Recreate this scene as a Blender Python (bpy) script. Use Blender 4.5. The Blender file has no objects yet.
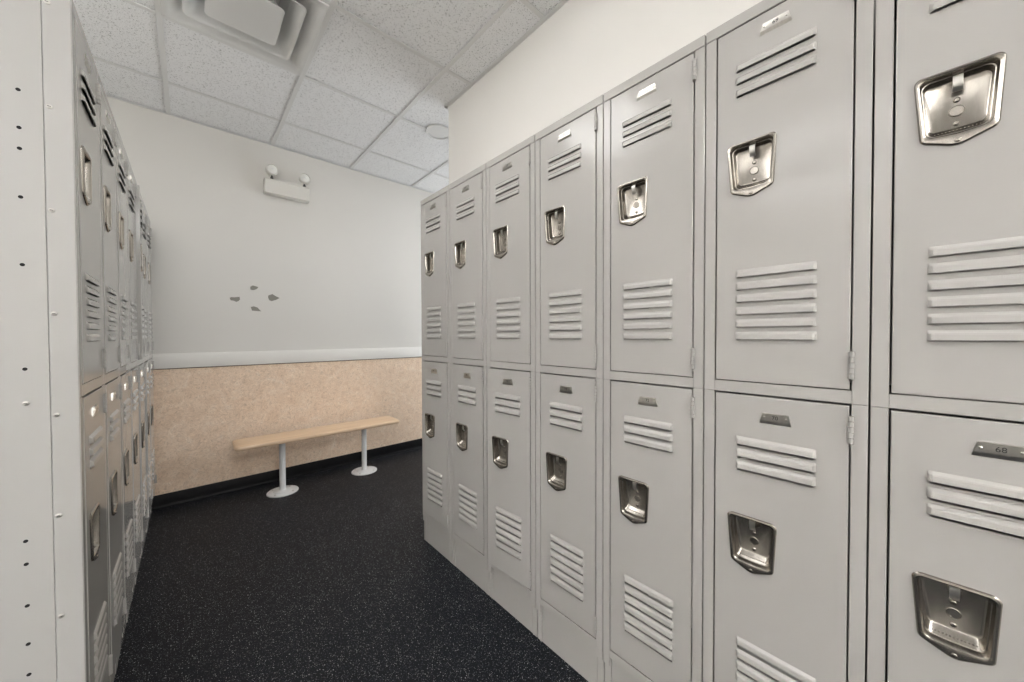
import bpy, bmesh, math, random
from mathutils import Matrix, Vector
random.seed(7)
C = bpy.context.scene.collection

# ------------------------------------------------------------------ camera numbers (metres, +Y runs down the aisle)
F_PX, YAW, PITCH, ROLL = 354.86, 0.7363, -0.0159, 0.0028
EYE = 1.1927
XR, XL = 0.9897, -0.190            # front planes of the right and left locker rows
YR, YL = 1.8726, 1.273             # far end of the right row, near end of the left row
YW, ZC = 3.463, 2.742              # far wall, ceiling
UNIT, DEPTH = 0.3048, 0.305
XWL, XPART, YPART = -0.72, 1.3164, 2.087
XPASS, YBACK, XOPEN = 3.7, -3.0, -3.3

# ------------------------------------------------------------------ materials
def new_mat(name):
    m = bpy.data.materials.new(name); m.use_nodes = True
    nt = m.node_tree; b = nt.nodes['Principled BSDF']
    return m, nt, b
def N(nt, t, **kw):
    n = nt.nodes.new(t)
    for k, v in kw.items():
        if k in n.inputs: n.inputs[k].default_value = v
        else: setattr(n, k, v)
    return n
def simple(name, col, rough=0.5, metal=0.0, spec=0.5, coat=0.0, coat_rough=0.1):
    m, nt, b = new_mat(name)
    b.inputs['Base Color'].default_value = (*col, 1)
    b.inputs['Roughness'].default_value = rough
    b.inputs['Metallic'].default_value = metal
    b.inputs['Specular IOR Level'].default_value = spec
    b.inputs['Coat Weight'].default_value = coat
    b.inputs['Coat Roughness'].default_value = coat_rough
    return m
def coords(nt): return nt.nodes.new('ShaderNodeTexCoord').outputs['Object']
def ramp(nt, fac, stops):
    r = nt.nodes.new('ShaderNodeValToRGB'); e = r.color_ramp.elements
    while len(e) < len(stops): e.new(0.5)
    for i, (p, c) in enumerate(stops):
        e[i].position = p; e[i].color = (*c, 1) if len(c) == 3 else c
    nt.links.new(fac, r.inputs['Fac']); return r.outputs['Color']
def bump(nt, b, h, strength, dist):
    n = nt.nodes.new('ShaderNodeBump'); n.inputs['Strength'].default_value = strength; n.inputs['Distance'].default_value = dist
    nt.links.new(h, n.inputs['Height']); nt.links.new(n.outputs['Normal'], b.inputs['Normal'])

def mat_paint():
    m, nt, b = new_mat('putty_enamel')
    co = coords(nt)
    n = N(nt, 'ShaderNodeTexNoise', Scale=3.0, Detail=3.0); nt.links.new(co, n.inputs['Vector'])
    c = ramp(nt, n.outputs['Fac'], [(0.3, (0.400, 0.387, 0.366)), (0.7, (0.418, 0.405, 0.383))])
    nt.links.new(c, b.inputs['Base Color'])
    b.inputs['Roughness'].default_value = 0.13
    b.inputs['Specular IOR Level'].default_value = 0.28
    w = N(nt, 'ShaderNodeTexNoise', Scale=7.0, Detail=1.0); nt.links.new(co, w.inputs['Vector'])
    bump(nt, b, w.outputs['Fac'], 0.06, 0.004)
    return m
def mat_nickel(name, col, rough):
    m, nt, b = new_mat(name)
    co = coords(nt)
    mp = N(nt, 'ShaderNodeMapping'); mp.inputs['Scale'].default_value = (40, 40, 6)
    nt.links.new(co, mp.inputs['Vector'])
    n = N(nt, 'ShaderNodeTexNoise', Scale=4.0, Detail=4.0); nt.links.new(mp.outputs['Vector'], n.inputs['Vector'])
    k = ramp(nt, n.outputs['Fac'], [(0.3, tuple(x*0.86 for x in col)), (0.7, col)])
    nt.links.new(k, b.inputs['Base Color'])
    b.inputs['Metallic'].default_value = 1.0; b.inputs['Roughness'].default_value = rough
    return m
def mat_wall():
    m, nt, b = new_mat('off_white_wall_paint')
    co = coords(nt)
    n = N(nt, 'ShaderNodeTexNoise', Scale=1.3, Detail=3.0); nt.links.new(co, n.inputs['Vector'])
    c = ramp(nt, n.outputs['Fac'], [(0.3, (0.690, 0.672, 0.635)), (0.7, (0.710, 0.692, 0.658))])
    nt.links.new(c, b.inputs['Base Color']); b.inputs['Roughness'].default_value = 0.75
    s = N(nt, 'ShaderNodeTexNoise', Scale=160.0, Detail=2.0); nt.links.new(co, s.inputs['Vector'])
    bump(nt, b, s.outputs['Fac'], 0.08, 0.002)
    return m
def mat_wainscot():
    m, nt, b = new_mat('marbled_tan_sheet')
    co = coords(nt)
    w = N(nt, 'ShaderNodeTexNoise', Scale=9.0, Detail=5.0, Roughness=0.65, Distortion=1.8); nt.links.new(co, w.inputs['Vector'])
    base = ramp(nt, w.outputs['Fac'], [(0.28, (0.76, 0.565, 0.41)), (0.45, (0.82, 0.635, 0.475)), (0.58, (0.85, 0.675, 0.52)), (0.75, (0.90, 0.76, 0.62))])
    f = N(nt, 'ShaderNodeTexNoise', Scale=30.0, Detail=5.0, Roughness=0.72, Distortion=3.0); nt.links.new(co, f.inputs['Vector'])
    fl = ramp(nt, f.outputs['Fac'], [(0.36, (0.76, 0.73, 0.70)), (0.48, (0.98, 0.97, 0.97)), (0.55, (1.0, 1.0, 1.0)), (0.66, (1.16, 1.18, 1.21))])
    mx = N(nt, 'ShaderNodeMix', data_type='RGBA', blend_type='MULTIPLY'); mx.inputs['Factor'].default_value = 1.0
    nt.links.new(base, mx.inputs['A']); nt.links.new(fl, mx.inputs['B'])
    nt.links.new(mx.outputs['Result'], b.inputs['Base Color'])
    b.inputs['Roughness'].default_value = 0.5; b.inputs['Specular IOR Level'].default_value = 0.4
    return m
def mat_floor():
    m, nt, b = new_mat('speckled_black_rubber')
    co = coords(nt)
    prev = None
    bn = N(nt, 'ShaderNodeTexNoise', Scale=2.0, Detail=3.0); nt.links.new(co, bn.inputs['Vector'])
    prev = ramp(nt, bn.outputs['Fac'], [(0.3, (0.0044, 0.0052, 0.0076)), (0.7, (0.0066, 0.0076, 0.0104))])
    for sc, lim, thr, col in ((220.0, 0.27, 0.70, (0.24, 0.245, 0.25)), (115.0, 0.17, 0.72, (0.46, 0.465, 0.47)), (310.0, 0.32, 0.66, (0.085, 0.09, 0.105))):
        v = N(nt, 'ShaderNodeTexVoronoi', Scale=sc); nt.links.new(co, v.inputs['Vector'])
        a = N(nt, 'ShaderNodeMath', operation='LESS_THAN'); a.inputs[1].default_value = lim; nt.links.new(v.outputs['Distance'], a.inputs[0])
        sp = N(nt, 'ShaderNodeSeparateColor'); nt.links.new(v.outputs['Color'], sp.inputs['Color'])
        g = N(nt, 'ShaderNodeMath', operation='GREATER_THAN'); g.inputs[1].default_value = thr; nt.links.new(sp.outputs[0], g.inputs[0])
        k = N(nt, 'ShaderNodeMath', operation='MULTIPLY'); nt.links.new(a.outputs[0], k.inputs[0]); nt.links.new(g.outputs[0], k.inputs[1])
        mx = N(nt, 'ShaderNodeMix', data_type='RGBA'); nt.links.new(k.outputs[0], mx.inputs['Factor'])
        nt.links.new(prev, mx.inputs['A']); mx.inputs['B'].default_value = (*col, 1); prev = mx.outputs['Result']
    nt.links.new(prev, b.inputs['Base Color'])
    b.inputs['Roughness'].default_value = 0.48; b.inputs['Specular IOR Level'].default_value = 0.17
    s = N(nt, 'ShaderNodeTexNoise', Scale=260.0, Detail=2.0); nt.links.new(co, s.inputs['Vector'])
    bump(nt, b, s.outputs['Fac'], 0.15, 0.002)
    return m
def mat_tile():
    m, nt, b = new_mat('pitted_ceiling_tile')
    co = coords(nt)
    v = N(nt, 'ShaderNodeTexNoise', Scale=165.0, Detail=2.0, Roughness=0.55); nt.links.new(co, v.inputs['Vector'])
    c = ramp(nt, v.outputs['Fac'], [(0.335, (0.42, 0.42, 0.42)), (0.40, (0.87, 0.875, 0.885)), (0.75, (0.90, 0.905, 0.915))])
    nt.links.new(c, b.inputs['Base Color']); b.inputs['Roughness'].default_value = 0.9
    bump(nt, b, v.outputs['Fac'], 0.5, 0.004)
    return m
def mat_wood():
    m, nt, b = new_mat('pale_maple')
    co = coords(nt)
    mp = N(nt, 'ShaderNodeMapping'); mp.inputs['Scale'].default_value = (1.2, 16, 16); nt.links.new(co, mp.inputs['Vector'])
    n = N(nt, 'ShaderNodeTexNoise', Scale=3.0, Detail=6.0, Distortion=0.6); nt.links.new(mp.outputs['Vector'], n.inputs['Vector'])
    c = ramp(nt, n.outputs['Fac'], [(0.3, (0.66, 0.465, 0.30)), (0.55, (0.75, 0.545, 0.365)), (0.75, (0.80, 0.60, 0.415))])
    nt.links.new(c, b.inputs['Base Color']); b.inputs['Roughness'].default_value = 0.38
    b.inputs['Coat Weight'].default_value = 0.3; b.inputs['Coat Roughness'].default_value = 0.25
    return m

PAINT = mat_paint()
NICKEL = mat_nickel('brushed_nickel', (0.40, 0.37, 0.33), 0.27)
PLATE = mat_nickel('nickel_plate', (0.56, 0.54, 0.50), 0.28)
BRIGHT = mat_nickel('bright_steel', (0.62, 0.60, 0.565), 0.38)
INK = simple('black_enamel_fill', (0.02, 0.02, 0.02), 0.5)
HOLE = simple('dark_opening', (0.006, 0.006, 0.006), 0.9)
WALL = mat_wall(); WAINSCOT = mat_wainscot(); FLOOR = mat_floor(); TILE = mat_tile(); WOOD = mat_wood()
TRIM = simple('white_trim_paint', (0.77, 0.75, 0.715), 0.4)
GRID = simple('painted_grid_steel', (0.75, 0.75, 0.745), 0.45)
RUBBER = simple('black_cove_base', (0.0035, 0.0035, 0.0045), 0.45, spec=0.2)
POST = simple('grey_white_powder_coat', (0.70, 0.70, 0.70), 0.35)
DIFF = simple('white_diffuser_enamel', (0.70, 0.70, 0.69), 0.45)
PLASTIC = simple('off_white_plastic', (0.71, 0.69, 0.645), 0.4)
DARKPL = simple('dark_grey_swivel', (0.05, 0.05, 0.05), 0.5)
SCAR = simple('bare_grey_wall_board', (0.26, 0.25, 0.22), 0.9)
PANEL = simple('off_white_end_panel_enamel', (0.46, 0.453, 0.438), 0.32)
EDGE = simple('rail_shadow_brown', (0.10, 0.07, 0.05), 0.5)
def emission(name, col, s):
    m, nt, b = new_mat(name)
    b.inputs['Base Color'].default_value = (0.8, 0.8, 0.8, 1)
    b.inputs['Emission Color'].default_value = (*col, 1); b.inputs['Emission Strength'].default_value = s
    return m
LENS = simple('clear_lamp_glass', (0.85, 0.84, 0.80), 0.12)

# ------------------------------------------------------------------ mesh helpers
def finish(bm, name, mats, smooth=35):
    bmesh.ops.recalc_face_normals(bm, faces=bm.faces[:])
    me = bpy.data.meshes.new(name); bm.to_mesh(me); bm.free()
    for m in (mats if isinstance(mats, (list, tuple)) else [mats]): me.materials.append(m)
    if smooth:
        for p in me.polygons: p.use_smooth = True
        me.set_sharp_from_angle(angle=math.radians(smooth))
    return me
def obj(name, me, parent=None, loc=(0, 0, 0)):
    o = bpy.data.objects.new(name, me); C.objects.link(o); o.location = loc
    if parent: o.parent = parent
    return o
def box(bm, x0, x1, y0, y1, z0, z1, bev=0.0, seg=1, mi=0):
    r = bmesh.ops.create_cube(bm, size=1.0)
    vs = r['verts']
    for v in vs: v.co = Vector(((x0+x1)/2+v.co.x*(x1-x0), (y0+y1)/2+v.co.y*(y1-y0), (z0+z1)/2+v.co.z*(z1-z0)))
    fs = {f for v in vs for f in v.link_faces}
    for f in fs: f.material_index = mi
    if bev:
        es = list({e for v in vs for e in v.link_edges})
        bmesh.ops.bevel(bm, geom=es, offset=bev, segments=seg, affect='EDGES', profile=0.5, material=mi)
def loop_verts(bm, pts): return [bm.verts.new(p) for p in pts]
def bridge(bm, a, b, mi=0):
    n = len(a)
    for i in range(n):
        f = bm.faces.new((a[i], a[(i+1) % n], b[(i+1) % n], b[i])); f.material_index = mi
def lathe(bm, prof, seg=24, origin=(0, 0, 0), axis='Z', mi=0):
    rings = []
    ox, oy, oz = origin
    for r, h in prof:
        ring = []
        for i in range(seg):
            a = 2*math.pi*i/seg; p, q = r*math.cos(a), r*math.sin(a)
            co = {'Z': (ox+p, oy+q, oz+h), 'Y': (ox+p, oy+h, oz+q), 'X': (ox+h, oy+p, oz+q)}[axis]
            ring.append(bm.verts.new(co))
        rings.append(ring)
    for a, b in zip(rings, rings[1:]): bridge(bm, a, b, mi)
    for ring in (rings[0], rings[-1]):
        f = bm.faces.new(ring); f.material_index = mi
def rounded(pts, r, n=5):
    out = []
    k = len(pts)
    for i in range(k):
        p = Vector(pts[i]); a = Vector(pts[i-1])-p; b = Vector(pts[(i+1) % k])-p
        rr = r[i] if isinstance(r, (list, tuple)) else r
        a.normalize(); b.normalize()
        ang = a.angle(b); d = rr/math.tan(ang/2)
        p0, p1 = p+a*d, p+b*d
        c = p+(a+b).normalized()*(rr/math.sin(ang/2))
        v0, v1 = p0-c, p1-c
        t = v0.angle_signed(v1) if v0.length > 1e-9 else 0
        for j in range(n+1):
            q = Matrix.Rotation(-t*j/n, 2) @ v0
            out.append((c.x+q.x, c.y+q.y))
    return out
def sheet_with_holes(bm, outer, holes, y):
    loops = [outer]+holes; es = []; res = []
    for L in loops:
        vs = L if isinstance(L[0], bmesh.types.BMVert) else [bm.verts.new((p[0], y, p[1])) for p in L]
        res.append(vs)
        for i in range(len(vs)):
            e = bm.edges.get((vs[i], vs[(i+1) % len(vs)])) or bm.edges.new((vs[i], vs[(i+1) % len(vs)]))
            es.append(e)
    bmesh.ops.triangle_fill(bm, use_beauty=True, use_dissolve=False, edges=es, normal=(0, -1, 0))
    return res
def thing(name, label, cat, loc=(0, 0, 0), rz=0.0, group=None):
    o = bpy.data.objects.new(name, None); C.objects.link(o)
    o.location = loc; o.rotation_euler = (0, 0, rz); o.empty_display_size = 0.1
    return tag(o, label, cat, group)
def tag(o, label, cat, group=None):
    o['label'] = label; o['category'] = cat
    if group: o['group'] = group
    return o
def struct(name, me, label=None):
    o = obj(name, me); o['kind'] = 'structure'
    if label: o['label'] = label
    return o

# ------------------------------------------------------------------ locker meshes.  local x: left to right seen from the front, y: into the locker, z: up
HX = 0.2785                                   # hinge axis
LOWER, UPPER = (0.1808, 1.0472), (1.0805, 1.9332)
OPEN_L, OPEN_R = 0.0262, 0.2790
def make_frame():
    bm = bmesh.new(); g = 0.0015; W = UNIT
    bv = 0.0012
    for a, b in ((g, OPEN_L), (OPEN_R, W-g)):                         # stiles, one length per tier
        box(bm, a, b, 0, 0.0035, 0.1502, 1.0506, bv)
        box(bm, a, b, 0, 0.0035, 1.0512, 1.9366, bv)
        box(bm, a+0.002, b-0.002, 0.002, 0.0042, 0.12, 1.95)
    box(bm, OPEN_L-0.0005, OPEN_R+0.0005, 0, 0.0035, 0.1502, 0.1765, bv)        # rails
    box(bm, OPEN_L-0.0005, OPEN_R+0.0005, 0, 0.0035, 1.0512, 1.0785, bv)
    box(bm, g, W-g, -0.0006, 0.0035, 1.9372, 1.9650, bv)
    t = 0.0015
    box(bm, g, g+t, 0.024, DEPTH, 0.0, 0.1500); box(bm, W-g-t, W-g, 0.024, DEPTH, 0.0, 0.1500)
    box(bm, g, g+t, 0.0034, DEPTH, 0.1505, 1.9640)                        # sides, back, shelves
    box(bm, W-g-t, W-g, 0.0034, DEPTH, 0.1505, 1.9640)
    box(bm, g, W-g, DEPTH-t, DEPTH, 0.0, 1.9640)
    for z in (0.160, 1.064, 1.9630): box(bm, g+t, W-g-t, 0.0036 if z > 1.9 else 0.020, DEPTH-t, z, z+t)
    return finish(bm, 'locker_frame', PAINT, 30)
def make_plinth(rec):
    bm = bmesh.new(); g = 0.0015; W = UNIT
    for a, b in ((g, OPEN_L), (OPEN_R, W-g)): box(bm, a, b, rec, rec+0.02, 0, 0.1482, 0.001)
    box(bm, OPEN_L+0.0008, OPEN_R-0.0008, rec+0.0012, rec+0.02, 0, 0.1482, 0.001)
    return finish(bm, 'plinth', PAINT, 30)

CUP_OUT = rounded([(0.051, 0.574), (0.153, 0.574), (0.147, 0.456), (0.103, 0.437), (0.060, 0.456)][::-1], [0.014, 0.030, 0.014, 0.013, 0.013], 5)
def cup_loop(d_top, d_side, d_bot, tip):
    p = [(0.051+d_side, 0.574-d_top), (0.153-d_side, 0.574-d_top), (0.147-d_side, 0.456+d_bot), (0.103, 0.456+d_bot-tip), (0.060+d_side, 0.456+d_bot)]
    return rounded(p[::-1], [0.011, 0.024, 0.011, 0.010, 0.010], 5)
TOP_LOUVERS = [(0.070, 0.219, 0.745-0.0298*i) for i in range(3)]
BOTTOM_LOUVERS = [(0.073, 0.223, 0.2505-0.0300*i) for i in range(6)]
def make_door(name, z0, z1, dx, dz, outs, unders, fl=0.0022):
    """origin on the hinge axis at the door's lower edge"""
    bm = bmesh.new(); h = z1-z0; x0, x1 = 0.0292-HX, 0.2762-HX
    b = 0.0016
    front = [(x0+b, b), (x1-b, b), (x1-b, h-b), (x0+b, h-b)]
    holes = [[(x-HX+dx, z+dz) for x, z in cup_loop(0.004, 0.004, 0.002, 0.010)]]
    lv = TOP_LOUVERS+BOTTOM_LOUVERS
    LH = 0.0185
    for k, (a, c, z) in enumerate(lv):
        under = unders[0 if k < 3 else 1]  # slot cut below the lip; its dark inside stands in for lip shadow
        a -= HX-dx; c -= HX-dx; z += dz
        holes.append([(a+0.002, z-under), (c-0.002, z-under), (c-0.003, z+LH-0.002), (a+0.003, z+LH-0.002)])
    res = sheet_with_holes(bm, front, holes, -0.0015)
    o = res[0]
    l2 = loop_verts(bm, [(x0+b*0.3, -0.0015+b*0.3, b*0.3), (x1-b*0.3, -0.0015+b*0.3, b*0.3), (x1-b*0.3, -0.0015+b*0.3, h-b*0.3), (x0+b*0.3, -0.0015+b*0.3, h-b*0.3)])
    l3 = loop_verts(bm, [(x0, 0.0003, 0), (x1, 0.0003, 0), (x1, 0.0003, h), (x0, 0.0003, h)])
    l4 = loop_verts(bm, [(x0, fl, 0), (x1, fl, 0), (x1, fl, h), (x0, fl, h)])
    i = 0.007
    l5 = loop_verts(bm, [(x0+i, fl+0.0004, i), (x1-i, fl+0.0004, i), (x1-i, fl+0.0004, h-i), (x0+i, fl+0.0004, h-i)])
    l6 = loop_verts(bm, [(x0+i, 0.017, i), (x1-i, 0.017, i), (x1-i, 0.017, h-i), (x0+i, 0.017, h-i)])
    bridge(bm, o, l2); bridge(bm, l2, l3); bridge(bm, l3, l4); bridge(bm, l4, l5); bridge(bm, l5, l6)
    # pressed louvers: closed at the top and the ends, open below
    def prof_of(OUT): return [(LH, 0.0), (LH-0.0052, OUT*0.72), (LH-0.0078, OUT*0.88), (0.0035, OUT), (0.0008, OUT+0.0002), (0.0002, OUT-0.0008), (0.0018, OUT-0.0018)]
    for k, (a, c, z) in enumerate(lv):
        prof = prof_of(outs[0 if k < 3 else 1])
        a -= HX-dx; c -= HX-dx; z += dz
        st = []
        for x, k in ((a-0.001, 0.0), (a+0.0012, 0.55), (a+0.0045, 1.0), (c-0.0045, 1.0), (c-0.0012, 0.55), (c+0.001, 0.0)):
            st.append([bm.verts.new((x, -0.0016-d*k, z+zz)) for zz, d in prof])
        for s, t in zip(st, st[1:]):
            for i in range(len(prof)-1): bm.faces.new((s[i], t[i], t[i+1], s[i+1]))
    return finish(bm, name, PAINT, 14)
def make_cup():
    bm = bmesh.new()
    def L(poly, y): return loop_verts(bm, [(x-HX, y, z) for x, z in poly])
    lo = [L(CUP_OUT, -0.0013)]
    lo.append(L(cup_loop(0.0004, 0.0004, 0.0004, 0.0186), -0.0036))
    lo.append(L(cup_loop(0.0020, 0.0020, 0.0018, 0.0176), -0.0056))
    lo.append(L(cup_loop(0.0045, 0.0045, 0.0036, 0.0080), -0.0062))
    lo.append(L(cup_loop(0.0066, 0.0066, 0.0056, 0.0036), -0.0050))
    lo.append(L(cup_loop(0.0080, 0.0080, 0.0072, 0.0026), -0.0020))
    lo.append(L(cup_loop(0.0092, 0.0092, 0.0092, 0.0020), 0.0050))
    lo.append(L(cup_loop(0.0104, 0.0104, 0.0105, 0.0016), 0.0056))
    lo.append(L(cup_loop(0.0120, 0.0120, 0.0215, 0.0008), 0.0205))
    lo.append(L(cup_loop(0.0145, 0.0145, 0.0245, 0.0008), 0.0220))
    for a, b in zip(lo, lo[1:]): bridge(bm, a, b)
    bm.faces.new(lo[-1])
    def stud(x, z, r, y, hgt): lathe(bm, [(r, y), (r*0.95, y-hgt*0.6), (r*0.6, y-hgt), (r*0.1, y-hgt*1.05)], 16, (x-HX, 0, z), 'Y')
    stud(0.103, 0.527, 0.0044, 0.0220, 0.0026)
    stud(0.103, 0.487, 0.0044, 0.0220, 0.0026)
    stud(0.103, 0.4475, 0.0042, -0.0056, 0.0022)
    lathe(bm, [(0.0092, 0.0222), (0.0092, 0.0208), (0.0084, 0.0204), (0.0080, 0.0209), (0.001, 0.0209)], 24, (0.103-HX, 0, 0.508), 'Y')
    for i in range(13):                                                # knurled row on the sloping sill
        x = 0.078+i*0.0042
        bmesh.ops.create_icosphere(bm, subdivisions=1, radius=0.0013, matrix=Matrix.Translation((x-HX, 0.0105, 0.4705)))
    return finish(bm, 'pull_cup', NICKEL, 30)
def make_latch():
    bm = bmesh.new()
    path = [(0.0200, 0.5640), (0.0060, 0.5635), (0.0035, 0.5615), (0.0030, 0.5580), (0.0036, 0.5480), (0.0060, 0.5420), (0.0100, 0.5380)]
    hw = 0.0058; pr = None
    for y, z in path:
        cur = [bm.verts.new((0.103-hw-HX, y, z)), bm.verts.new((0.103+hw-HX, y, z)), bm.verts.new((0.103+hw-HX, y+0.0018, z)), bm.verts.new((0.103-hw-HX, y+0.0018, z))]
        if pr: bridge(bm, pr, cur)
        else: bm.faces.new(cur)
        pr = cur
    bm.faces.new(pr)
    return finish(bm, 'latch_hook', BRIGHT, 30)
def make_hinge():
    bm = bmesh.new()
    for i in range(5):
        z = i*0.0112
        lathe(bm, [(0.0040, z), (0.0046, z+0.0006), (0.0046, z+0.0100), (0.0040, z+0.0106)], 14, (0.0008, -0.0044, 0), 'Z')
    box(bm, -0.0060, 0.0008, -0.0030, -0.0012, 0, 0.0554, 0.0004)
    return finish(bm, 'hinge', PAINT, 40)
PLATE_X, PLATE_Z = 0.1475, 0.816
def text_mesh(s, size):
    cu = bpy.data.curves.new('digits', 'FONT'); cu.body = s; cu.size = size; cu.align_x = 'CENTER'; cu.extrude = 0.00015; cu.resolution_u = 3
    o = bpy.data.objects.new('digits', cu); C.objects.link(o)
    bpy.context.view_layer.update()
    me = bpy.data.meshes.new_from_object(o.evaluated_get(bpy.context.evaluated_depsgraph_get()))
    bpy.data.objects.remove(o); bpy.data.curves.remove(cu)
    return me
def make_plate(number, tilted):
    ya, yb = (-0.0028, -0.0050) if tilted else (-0.0044, -0.0040)
    bm = bmesh.new(); cx, cz = PLATE_X-HX, PLATE_Z
    def row(w, z, y): return [(cx-w, y, cz+z), (cx+w, y, cz+z)]
    rows = [row(0.0235, 0.0125, -0.0016), row(0.0238, 0.0120, ya), row(0.0278, -0.0040, yb), row(0.0284, -0.0056, yb+0.0001), row(0.0300, -0.0125, -0.0018)]
    vs = [[bm.verts.new(p) for p in r] for r in rows]
    for a, b in zip(vs, vs[1:]): bm.faces.new((a[0], a[1], b[1], b[0]))
    for k in (0, 1):
        back = bm.verts.new((vs[0][k].co.x, -0.0014, vs[0][k].co.z)); back2 = bm.verts.new((vs[-1][k].co.x, -0.0014, vs[-1][k].co.z))
        bm.faces.new([back]+[r[k] for r in vs]+[back2])
    for sx in (-0.0205, 0.0205):
        lathe(bm, [(0.0026, -0.0036), (0.0024, -0.0050), (0.0012, -0.0058), (0.0002, -0.0060)], 12, (cx+sx, 0, cz+0.0028), 'Y')
    if number:
        t = text_mesh(number, 0.0125); n0 = len(bm.verts)
        bm.verts.ensure_lookup_table()
        base = [bm.verts.new((cx+v.co.x, (ya+yb)/2-0.0006-v.co.z+(v.co.y-0.0048)*(ya-yb)/0.016, cz-0.0008+v.co.y)) for v in t.vertices]
        for p in t.polygons:
            try: f = bm.faces.new([base[i] for i in p.vertices]); f.material_index = 1
            except ValueError: pass
        bpy.data.meshes.remove(t)
    return finish(bm, 'number_plate', [PLATE, INK], 20)
def make_end_panel():
    """outer face of the row's end, with its rolled front flange, screws and knock-out holes; local x = 0 plane"""
    bm = bmesh.new()
    box(bm, -0.0055, 0.0006, 0.0000, 0.0412, 0.0, 1.9650, 0.0012)
    box(bm, -0.0045, 0.0006, 0.0420, DEPTH, 0.0, 1.9650, 0.0008)
    for z in (1.926, 1.699, 1.472, 1.244, 1.018, 0.792, 0.564, 0.336): 
        lathe(bm, [(0.0050, -0.0054), (0.0048, -0.0066), (0.0030, -0.0076), (0.0005, -0.0078)], 14, (0, 0.0335, z), 'X', 1)
        box(bm, -0.0080, -0.0072, 0.0310, 0.0360, z-0.0006, z+0.0006, mi=2)
    lathe(bm, [(0.0050, -0.0044), (0.0048, -0.0056), (0.0030, -0.0066), (0.0005, -0.0068)], 14, (0, 0.0745, 1.049), 'X', 1)
    box(bm, -0.0072, -0.0062, 0.0720, 0.0770, 1.0484, 1.0496, mi=2)
    for z in (1.718, 1.638, 1.594, 1.491, 1.347, 1.123, 0.751, 0.701, 0.610, 0.526, 0.459, 0.39, 0.30):
        lathe(bm, [(0.0036, -0.0040), (0.0036, -0.00475), (0.0002, -0.00475)], 14, (0, 0.0745 if z > 0.8 else 0.079, z), 'X', 2)
    return finish(bm, 'end_panel', [PANEL, BRIGHT, HOLE], 30)

FRAME = make_frame(); DOOR_LOW = make_door('door', *LOWER, 0.006, 0.0018, (0.0070, 0.0058), (0.0056, 0.0082)); DOOR_UP = make_door('door', *UPPER, 0.0, 0.0, (0.0058, 0.0058), (0.0012, 0.0012))
DOOR_LOW_AJAR = make_door('door', *LOWER, 0.006, 0.0018, (0.0070, 0.0058), (0.0056, 0.0082), 0.0160); DOOR_UP_AJAR = make_door('door', *UPPER, 0.0, 0.0, (0.0058, 0.0058), (0.0012, 0.0012), 0.0160)
CUP = make_cup(); LATCH = make_latch(); HINGE = make_hinge()
PLINTH_R, PLINTH_L = make_plinth(0.009), make_plinth(0.020)
BLANK_UP, BLANK_LOW = make_plate(None, True), make_plate(None, False)
def column(label, loc, rz, plinth, numbers, ajar, group):
    t = thing('double_tier_locker', label, 'locker', loc, rz, group)
    obj('frame', FRAME, t); obj('plinth', plinth, t)
    for (z0, z1), me, num, a, dx in ((UPPER, DOOR_UP, numbers[0], ajar[0], 0.0), (LOWER, DOOR_LOW, numbers[1], ajar[1], 0.006)):
        if a: me = DOOR_LOW_AJAR if dx else DOOR_UP_AJAR
        d = obj('door', me, t, (HX, 0, z0)); d.rotation_euler = (0, 0, math.radians(a))
        obj('number_plate', make_plate(num, not dx) if num else (BLANK_LOW if dx else BLANK_UP), d, (dx, 0, dx*0.3))
        p = obj('pull_cup', CUP, d, (dx, 0, dx*0.3)); p['label'] = 'recessed brushed nickel pull cup'
        obj('latch_hook', LATCH, d, (dx, 0, dx*0.3))
        obj('hinge', HINGE, d, (0, 0, 0.022)); obj('hinge', HINGE, d, (0, 0, z1-z0-0.075))
    return t

right = [
 ('farthest locker column of the right-hand row, beside the passage, lower door ajar', ('79', '80'), (0, 2.2)),
 ('second locker column from the far end of the right-hand row', ('77', '78'), (0, 0)),
 ('third locker column from far end of right-hand row, its lower door ajar', ('75', '76'), (0, 3.8)),
 ('middle column of the seven in the right-hand locker row', ('73', '74'), (0, 0)),
 ('locker column in the right-hand row with plate 72 on its lower door', ('71', '72'), (0, 0)),
 ('locker column in the right-hand row with plate 70 on its lower door', ('69', '70'), (0, 0)),
 ('nearest column of the right-hand lockers, plate 68 on its lower door', ('67', '68'), (0, 0)),
]
for i, (lab, nums, aj) in enumerate(right):
    column(lab, (XR, YR-i*UNIT, 0), -math.pi/2, PLINTH_R, nums, aj, 'two-door locker columns of the right-hand row')
left = [
 ('nearest column of the left-hand locker row, with the white screwed end panel', (0, 0)),
 ('second nearest column of the left-hand locker row, behind the end-panel column', (0, 0)),
 ('third nearest column of the left-hand locker row', (0, 0)),
 ('middle column of the seven in the left-hand locker row', (0, 0)),
 ('third column from the far wall in the left row, upper door standing ajar', (3.0, 0.6)),
 ('second column from the far wall in the left-hand locker row', (0, 1.2)),
 ('left-hand locker column right beside the far wall', (0, 0)),
]
for i, (lab, aj) in enumerate(left):
    t = column(lab, (XL, YL+i*UNIT, 0), math.pi/2, PLINTH_L, (None, None), aj, 'two-door locker columns of the left-hand row')
    if i == 0:
        e = obj('end_panel', make_end_panel(), t); e['label'] = 'off-white end panel with screws and small holes'

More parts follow.
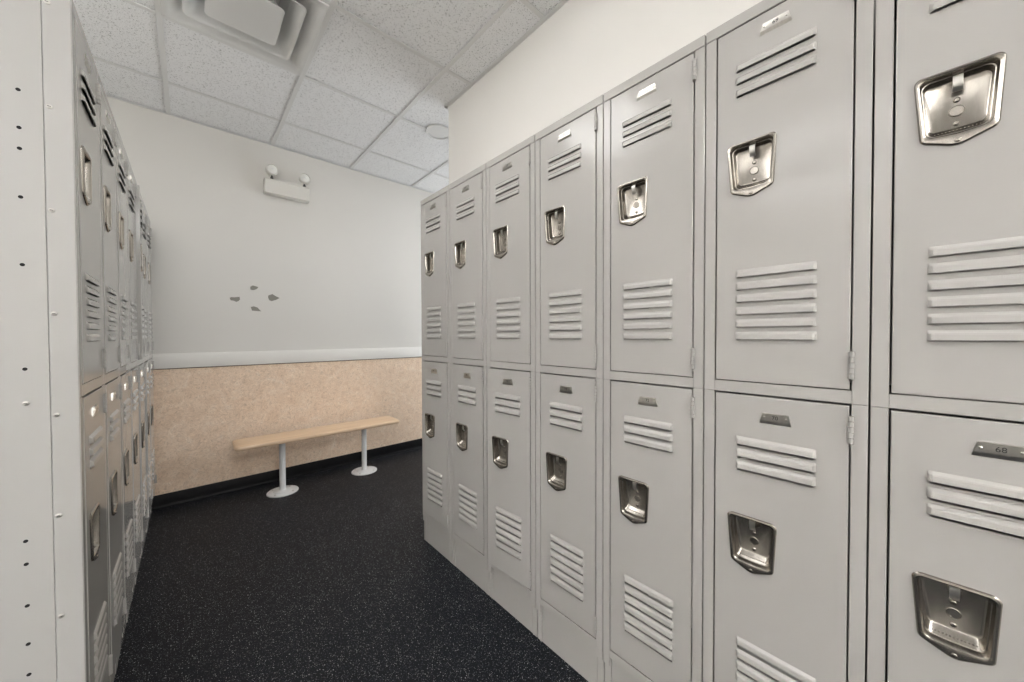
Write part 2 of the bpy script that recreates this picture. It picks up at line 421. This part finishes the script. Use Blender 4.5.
# ------------------------------------------------------------------ the room
def slab(name, x0, x1, y0, y1, z0, z1, m, bev=0.0, seg=1, label=None):
    bm = bmesh.new(); box(bm, x0, x1, y0, y1, z0, z1, bev, seg)
    return struct(name, finish(bm, name, m, 30 if bev else 0), label)
slab('floor', XOPEN-0.1, XPASS+0.1, YBACK-0.1, YW+0.1, -0.05, 0, FLOOR, label='black rubber floor with pale specks')
bm = bmesh.new()                                                       # tiles, open where the air diffuser drops in
hx0, hx1, hy0, hy1 = -0.0927+0.009, -0.0927+0.6069-0.009, 3.0346-2*0.6126+0.009, 3.0346-0.6126-0.009
for q in ((XOPEN-0.1, hx0, YBACK-0.1, YW+0.1), (hx1, XPASS+0.1, YBACK-0.1, YW+0.1), (hx0, hx1, YBACK-0.1, hy0), (hx0, hx1, hy1, YW+0.1)):
    box(bm, q[0], q[1], q[2], q[3], ZC+0.006, ZC+0.05)
struct('ceiling', finish(bm, 'ceiling', TILE, 0), 'pitted white ceiling tiles')
slab('wall_far', XOPEN-0.1, XPASS+0.1, YW, YW+0.1, 0, ZC+0.006, WALL)
slab('wall_left', XOPEN-0.1, XOPEN, YBACK, YW, 0, ZC+0.006, WALL)
slab('wall_side_blocker', XOPEN, XWL, 1.5, 1.6, 0, ZC+0.006, WALL)  # unseen wall, added to keep the open area's lamps off the far wall
slab('wall_blocker_behind_lockers', XWL-0.1, XWL, 1.6, YW, 0, ZC+0.006, WALL)  # unseen, closes over the lockers to block the open area's lamps
slab('wall_low', XWL, XL-DEPTH-0.012, YL+0.02, YW, 0, 1.955, WALL)
slab('wall_right', XPART, XPART+0.12, YBACK, YPART, 0, ZC+0.006, WALL, label='off-white wall rising above the right-hand lockers')
slab('wall_passage', XPASS, XPASS+0.1, YBACK, YW, 0, ZC+0.006, WALL)
slab('wall_back', XOPEN-0.1, XPASS+0.1, YBACK-0.1, YBACK, 0, ZC+0.006, WALL)
slab('trim_1', XOPEN, XPASS, YW-0.006, YW, 0.05, 0.9625, WAINSCOT, label='marbled tan wainscot sheet below the rail')
slab('rail_shadow_strip', XOPEN, XPASS, YW-0.0085, YW, 0.9625, 0.9685, EDGE, label='thin dark strip painted as the shadow line under the chair rail')  # dark strip painted in for the shadow line under the rail
# chair rail: flat board with a small step on its top edge
bm = bmesh.new()
box(bm, XOPEN, XPASS, YW-0.019, YW, 0.968, 1.062, 0.002, 2); box(bm, XOPEN, XPASS, YW-0.013, YW, 1.055, 1.0715, 0.004, 3)
struct('trim_2', finish(bm, 'chair_rail', TRIM), 'white chair rail board on the far wall')
# cove base, swept profile with a flared toe
bm = bmesh.new()
prof = [(0.0, 0.093), (-0.0075, 0.093), (-0.0090, 0.0905), (-0.0090, 0.022), (-0.0105, 0.012), (-0.0150, 0.0045), (-0.0230, 0.0012), (-0.0240, 0.0), (0.0, 0.0)]
a = loop_verts(bm, [(XOPEN, YW+y, z) for y, z in prof]); b = loop_verts(bm, [(XPASS, YW+y, z) for y, z in prof])
bridge(bm, a, b); bm.faces.new(a); bm.faces.new(b)
struct('baseboard_far', finish(bm, 'cove_base', RUBBER), 'black rubber cove base along the far wall')
# ceiling grid of T-bars hanging a little below the tiles, and the wall angle
GX0, GW, GY0, GD = -0.0927, 0.6069, 3.0346, 0.6126
bm = bmesh.new(); hw = 0.012
xs = [GX0+GW*i for i in range(-5, 7)]; ys = [GY0-GD*i for i in range(0, 10)]
for x in xs:
    if XOPEN < x < XPASS: box(bm, x-hw, x+hw, YBACK, YW, ZC-0.0012, ZC+0.002, 0.0004)
for y in ys:
    if YBACK < y < YW: box(bm, XOPEN, XPASS, y-hw, y+hw, ZC-0.0010, ZC+0.002, 0.0004)
struct('trim_3', finish(bm, 'ceiling_grid', GRID, 0), 'painted steel T-bar ceiling grid')
bm = bmesh.new()
def angle(x0, x1, y0, y1, nx, ny):
    # horizontal flange and a thin upright flange against the wall
    box(bm, x0, x1, y0, y1, ZC-0.0020, ZC+0.001, 0.0003)
    ux0, ux1, uy0, uy1 = x0, x1, y0, y1
    if nx > 0: ux1 = x0+0.0012
    if nx < 0: ux0 = x1-0.0012
    if ny < 0: uy0 = y1-0.0012
    if ny > 0: uy1 = y0+0.0012
    box(bm, ux0, ux1, uy0, uy1, ZC-0.002, ZC+0.005)
angle(XOPEN, XPASS, YW-0.022, YW, 0, -1)
angle(XPART-0.022, XPART, YBACK, YPART+0.022, -1, 0)
angle(XPART-0.022, XPART+0.142, YPART, YPART+0.022, 0, 1)
angle(XOPEN, XOPEN+0.022, YBACK, YW, 1, 0)
struct('trim_4', finish(bm, 'wall_angle', GRID, 0), 'thin steel angle where ceiling meets the walls')

# ------------------------------------------------------------------ bench
t = thing('bench', 'pale wooden bench on two white floor posts against the tan wainscot', 'bench', (0.815, 3.21, 0))
bm = bmesh.new()
L2, D2 = 0.600, 0.128
def ring(inset, z, r): return loop_verts(bm, [(x, y, z) for x, y in rounded([(-L2+inset, -D2+inset), (L2-inset, -D2+inset), (L2-inset, D2-inset), (-L2+inset, D2-inset)][::-1], r, 6)])
rs = []
for k in range(5):
    a = math.pi/2*k/4; rs.append(ring(0.012*(1-math.sin(a)), 0.391+0.012*(1-math.cos(a)), 0.028))
for k in range(5):
    a = math.pi/2*k/4; rs.append(ring(0.014*(1-math.cos(a)), 0.409+0.014*math.sin(a), 0.028))
for a, b in zip(rs, rs[1:]): bridge(bm, a, b)
bm.faces.new(rs[0]); bm.faces.new(rs[-1])
obj('seat', finish(bm, 'bench_seat', WOOD, 50), t)
bm = bmesh.new()
lathe(bm, [(0.104, 0.0), (0.104, 0.005), (0.101, 0.008), (0.060, 0.0105), (0.058, 0.013), (0.026, 0.018), (0.0215, 0.024), (0.0205, 0.030), (0.0205, 0.381), (0.06, 0.383), (0.06, 0.391)], 40)
for k in range(4):
    an = math.pi/4+k*math.pi/2
    lathe(bm, [(0.0062, 0.008), (0.0062, 0.011), (0.004, 0.0128), (0.0005, 0.013)], 10, (0.082*math.cos(an), 0.082*math.sin(an), 0), 'Z', 1)
leg_me = finish(bm, 'bench_post', [POST, BRIGHT], 40)
for x in (0.510-0.815, 1.122-0.815):
    l = obj('leg', leg_me, t, (x, -0.028, 0)); l['label'] = 'white steel post with round floor flange'

# ------------------------------------------------------------------ square ceiling diffuser with three nested cones
dcx, dcy = GX0+GW/2, 2.4220-GD/2
t = thing('air_diffuser', 'square white ceiling air diffuser with nested stepped cones', 'air vent', (dcx, dcy, ZC))
def cone_part(name, stations, cap=False):
    bm = bmesh.new(); loops = []
    for h, z, r in stations:
        loops.append(loop_verts(bm, [(x, y, z) for x, y in rounded([(-h, -h), (h, -h), (h, h), (-h, h)][::-1], r, 5)]))
    for a, b in zip(loops, loops[1:]): bridge(bm, a, b)
    if cap: bm.faces.new(loops[0]); bm.faces.new(loops[-1])
    return obj(name, finish(bm, name, DIFF, 40), t)
cone_part('outer_pan', [(0.2930, 0.006, 0.004), (0.2930, -0.007, 0.004), (0.2920, -0.008, 0.004), (0.2760, -0.008, 0.008), (0.2650, -0.001, 0.012), (0.2350, 0.020, 0.02), (0.1900, 0.060, 0.02), (0.1500, 0.110, 0.02), (0.1500, 0.16, 0.02), (0.002, 0.162, 0.001)])
cone_part('middle_cone', [(0.1700, 0.075, 0.02), (0.1750, 0.050, 0.022), (0.1880, 0.022, 0.024), (0.2020, 0.002, 0.026), (0.2120, -0.006, 0.028), (0.2180, -0.008, 0.030), (0.2190, -0.0065, 0.030), (0.2100, -0.003, 0.028), (0.1980, 0.010, 0.026), (0.1830, 0.035, 0.022), (0.1730, 0.075, 0.02)])
cone_part('centre_plate', [(0.1000, 0.055, 0.02), (0.1100, 0.030, 0.02), (0.1250, 0.008, 0.022), (0.1380, -0.008, 0.022), (0.1420, -0.012, 0.022), (0.1410, -0.0135, 0.022), (0.1380, -0.014, 0.022)], cap=True)
bm = bmesh.new()
for sx, sy in ((1, 1), (1, -1), (-1, 1), (-1, -1)): box(bm, sx*0.11-0.004, sx*0.11+0.004, sy*0.11-0.004, sy*0.11+0.004, 0.03, 0.162)
obj('hangers', finish(bm, 'hanger', DIFF, 0), t)

# ------------------------------------------------------------------ emergency light on the far wall
ex, ez = 0.606, 2.387
t = thing('emergency_light', 'white twin-head emergency light fixed high on the far wall', 'emergency light', (ex, YW, ez))
bm = bmesh.new()
prof = [(-0.054, 0.002), (-0.058, -0.055), (-0.053, -0.072), (0.046, -0.078), (0.060, -0.066), (0.062, 0.002)]     # (z, y)
st = []
for x, k in ((-0.158, 0.92), (-0.152, 1.0), (0.152, 1.0), (0.158, 0.92)):
    st.append(loop_verts(bm, [(x, y*k, z*(0.5+0.5*k)) for z, y in prof]))
for a, b in zip(st, st[1:]): bridge(bm, a, b)
bm.faces.new(st[0]); bm.faces.new(st[-1])
obj('housing', finish(bm, 'housing', PLASTIC, 25), t)
for hx, hz, rz, rx in ((0.499-ex, 2.517-ez, 0.10, -0.12), (0.728-ex, 2.512-ez, 0.0, -0.10)):
    R = Matrix.Translation((hx, -0.075, hz)) @ Matrix.Rotation(rz, 4, 'Z') @ Matrix.Rotation(rx, 4, 'X')
    bm = bmesh.new()
    lathe(bm, [(0.012, 0.050), (0.030, 0.046), (0.040, 0.030), (0.0435, 0.004), (0.0435, -0.012), (0.0415, -0.015), (0.0385, -0.014), (0.037, -0.006), (0.001, -0.006)], 28, (0, 0, 0), 'Y')
    bm.transform(R)
    hd = obj('lamp_head', finish(bm, 'lamp_head', PLASTIC, 35), t)
    bm = bmesh.new()
    lathe(bm, [(0.036, -0.007), (0.034, -0.012), (0.020, -0.0165), (0.0005, -0.018)], 28, (0, 0, 0), 'Y')
    lathe(bm, [(0.007, -0.016), (0.006, -0.020), (0.0005, -0.021)], 12, (0, 0, 0), 'Y', 1)
    bm.transform(R)
    obj('lens', finish(bm, 'lens', [LENS, GRID], 40), hd)
    bm = bmesh.new()
    zb = 0.060-hz
    lathe(bm, [(0.011, zb), (0.011, zb+0.010), (0.007, zb+0.014), (0.007, -0.034)], 14, (0, 0, 0), 'Z')
    me = finish(bm, 'swivel', DARKPL, 40)
    obj('swivel', me, hd, (hx, -0.060, hz))

# ------------------------------------------------------------------ four scars left on the wall
scars = {
 'left': [(0.226, 1.484), (0.233, 1.492), (0.254, 1.492), (0.288, 1.498), (0.290, 1.477), (0.281, 1.465), (0.267, 1.457), (0.251, 1.465), (0.232, 1.467)],
 'topmost': [(0.355, 1.582), (0.371, 1.594), (0.388, 1.590), (0.405, 1.585), (0.406, 1.576), (0.390, 1.563), (0.373, 1.556), (0.356, 1.560)],
 'right': [(0.471, 1.521), (0.501, 1.536), (0.522, 1.521), (0.551, 1.507), (0.525, 1.489), (0.494, 1.477), (0.480, 1.483), (0.472, 1.500)],
 'lowest': [(0.356, 1.423), (0.377, 1.429), (0.400, 1.421), (0.424, 1.391), (0.388, 1.393), (0.364, 1.394)]}
lab = {'left': 'leftmost of the four grey torn paint scars on the far wall', 'topmost': 'topmost and smallest of the four grey paint scars on the far wall',
       'right': 'largest grey paint scar, rightmost of four on the far wall', 'lowest': 'lowest of the four grey paint scars, tapering down to the right'}
for k, pts in scars.items():
    cx = sum(p[0] for p in pts)/len(pts); cz = sum(p[1] for p in pts)/len(pts)
    bm = bmesh.new()
    fr = loop_verts(bm, [((x-cx)*0.97, -0.0012, (z-cz)*0.97) for x, z in pts]); bk = loop_verts(bm, [(x-cx, 0.001, z-cz) for x, z in pts])
    bridge(bm, fr, bk); bm.faces.new(fr); bm.faces.new(bk)
    o = obj('paint_scar', finish(bm, 'paint_scar', SCAR, 0), None, (cx, YW, cz))
    tag(o, lab[k], 'wall scar', 'torn paint scars on the far wall')

# ------------------------------------------------------------------ round fitting in the ceiling behind the wall corner
t = thing('ceiling_speaker', 'round white ceiling fitting half hidden behind the right wall corner', 'ceiling fitting', (1.425, 2.395, ZC))
bm = bmesh.new()
lathe(bm, [(0.098, 0.006), (0.098, -0.002), (0.094, -0.006), (0.084, -0.006), (0.082, -0.002), (0.082, 0.004)], 40)
obj('trim_ring', finish(bm, 'trim_ring', GRID, 40), t)
bm = bmesh.new()
lathe(bm, [(0.0815, 0.002), (0.0815, -0.001), (0.040, -0.003), (0.001, -0.0035)], 40)
obj('grille', finish(bm, 'grille', GRID, 40), t)

# ------------------------------------------------------------------ unseen ceiling lights, added in the grid to light the room
def unseen_troffer(label, x0, x1, y0, y1, strength, col=(1.0, 0.995, 0.985)):
    t = thing('unseen_ceiling_light', label, 'ceiling light', ((x0+x1)/2, (y0+y1)/2, ZC), 0, 'unseen ceiling lights')
    w, d = (x1-x0)/2-0.014, (y1-y0)/2-0.014
    bm = bmesh.new()
    for a in ((-w, w, -d, -d+0.025), (-w, w, d-0.025, d), (-w, -w+0.025, -d+0.025, d-0.025), (w-0.025, w, -d+0.025, d-0.025)):
        box(bm, a[0], a[1], a[2], a[3], -0.006, 0.005, 0.001)
    obj('frame', finish(bm, 'light_frame', TRIM, 0), t)
    bm = bmesh.new()                                                   # wrap-around prismatic lens hanging below the frame
    st = []
    for k, z in ((0.0, -0.004), (0.004, -0.030), (0.022, -0.058), (0.060, -0.074), (0.10, -0.078)):
        st.append(loop_verts(bm, [(-w+0.03+k, -d+0.03+k*0.3, z), (w-0.03-k, -d+0.03+k*0.3, z), (w-0.03-k, d-0.03-k*0.3, z), (-w+0.03+k, d-0.03-k*0.3, z)]))
    for p, q in zip(st, st[1:]): bridge(bm, p, q)
    bm.faces.new(st[-1]); bm.faces.new(st[0])
    obj('lens', finish(bm, 'light_lens', emission('lit_lens', col, strength), 30), t)
gx = lambda i: GX0+GW*i
gy = lambda i: GY0-GD*i
unseen_troffer('unseen narrow ceiling light over the aisle, in front of the square air diffuser', gx(0)+0.28, gx(1)-0.08, gy(5)+0.38, gy(3)+0.38, 5.6)
unseen_troffer('added, unseen square ceiling light above the left-hand locker row', gx(-1), gx(0), gy(3), gy(2), 8.0)
unseen_troffer('unseen rectangular ceiling light in the passage behind the right-hand wall', gx(4), gx(5), gy(2), gy(0), 3.0)
unseen_troffer('unseen rectangular ceiling light at the rear of the room, behind the viewer', gx(0), gx(1), gy(9), gy(7), 19.0)
unseen_troffer('added ceiling light in the far corner of the open area, along the left wall', gx(-5), gx(-4), gy(9), gy(7), 20.0)
unseen_troffer('added ceiling light left of the lockers, nearest the rear wall', gx(-3), gx(-2), gy(9), gy(7), 6.0)
unseen_troffer('added ceiling light in the far rear corner, along the left wall', gx(-5), gx(-4), gy(9), gy(7), 6.0)
unseen_troffer('added ceiling light well left of the end panel, nearer the lockers', gx(-3), gx(-2), gy(5), gy(3), 3.5)
unseen_troffer('added ceiling light midway along the left wall, level with the end panel', gx(-5), gx(-4), gy(5), gy(3), 4.0)

# unseen window added to brighten ceiling and far wall: frame, glass and area light
wy0, wy1, wz0, wz1 = 1.2, 3.1, 0.70, 2.05
bm = bmesh.new()
for q in ((wy0-0.05, wy0, wz0-0.05, wz1+0.05), (wy1, wy1+0.05, wz0-0.05, wz1+0.05), (wy0, wy1, wz0-0.05, wz0), (wy0, wy1, wz1, wz1+0.05), ((wy0+wy1)/2-0.02, (wy0+wy1)/2+0.02, wz0, wz1)):
    box(bm, XPASS-0.03, XPASS, q[0], q[1], q[2], q[3], 0.002)
win = struct('added_window_1', finish(bm, 'added_window_frame', TRIM, 0), 'white frame of an added, unseen window at the end of the passage')
bm = bmesh.new(); box(bm, XPASS-0.012, XPASS-0.004, wy0, wy1, wz0, wz1)
obj('glow_pane', finish(bm, 'added_window_pane', emission('glowing_window_glass', (0.92, 0.965, 1.0), 1.5), 0), win)
la = bpy.data.lights.new('added_window_light', 'AREA'); la.shape = 'RECTANGLE'; la.size = wz1-wz0; la.size_y = wy1-wy0
la.energy = 19; la.color = (0.92, 0.965, 1.0)
lo = bpy.data.objects.new('added_window_light', la); C.objects.link(lo)
lo.location = (XPASS-0.04, (wy0+wy1)/2, (wz0+wz1)/2); lo.rotation_euler = (0, math.radians(90), 0)

# ------------------------------------------------------------------ camera and view
cam = bpy.data.cameras.new('camera'); co = bpy.data.objects.new('camera', cam); C.objects.link(co)
cam.sensor_fit = 'HORIZONTAL'; cam.sensor_width = 36.0; cam.lens = F_PX/1024*36.0; cam.clip_start = 0.02
def axis(u, v):
    cy, sy, cp, sp, cr, sr = math.cos(YAW), math.sin(YAW), math.cos(PITCH), math.sin(PITCH), math.cos(ROLL), math.sin(ROLL)
    x, z, y = u, -v, 1.0
    x, z = x*cr+z*sr, -x*sr+z*cr
    y, z = y*cp-z*sp, y*sp+z*cp
    return Vector((x*cy+y*sy, -x*sy+y*cy, z))
fwd = axis(0, 0).normalized(); rgt = (axis(1, 0)-axis(0, 0)).normalized(); up = rgt.cross(fwd)
M = Matrix((rgt, up, -fwd)).transposed().to_4x4(); M.translation = (0, 0, EYE)
co.matrix_world = M
sc = bpy.context.scene
sc.camera = co
w = bpy.data.worlds.new('world'); sc.world = w; w.use_nodes = True
w.node_tree.nodes['Background'].inputs['Color'].default_value = (0.02, 0.02, 0.02, 1)
sc.view_settings.view_transform = 'Standard'; sc.view_settings.look = 'None'
sc.view_settings.exposure = 0.62; sc.view_settings.gamma = 1.0; sc.view_settings.use_curve_mapping = False
sc.cycles.max_bounces = 10; sc.cycles.diffuse_bounces = 8; sc.cycles.glossy_bounces = 6
sc.cycles.sample_clamp_indirect = 6.0
sc.cycles.use_denoising = True
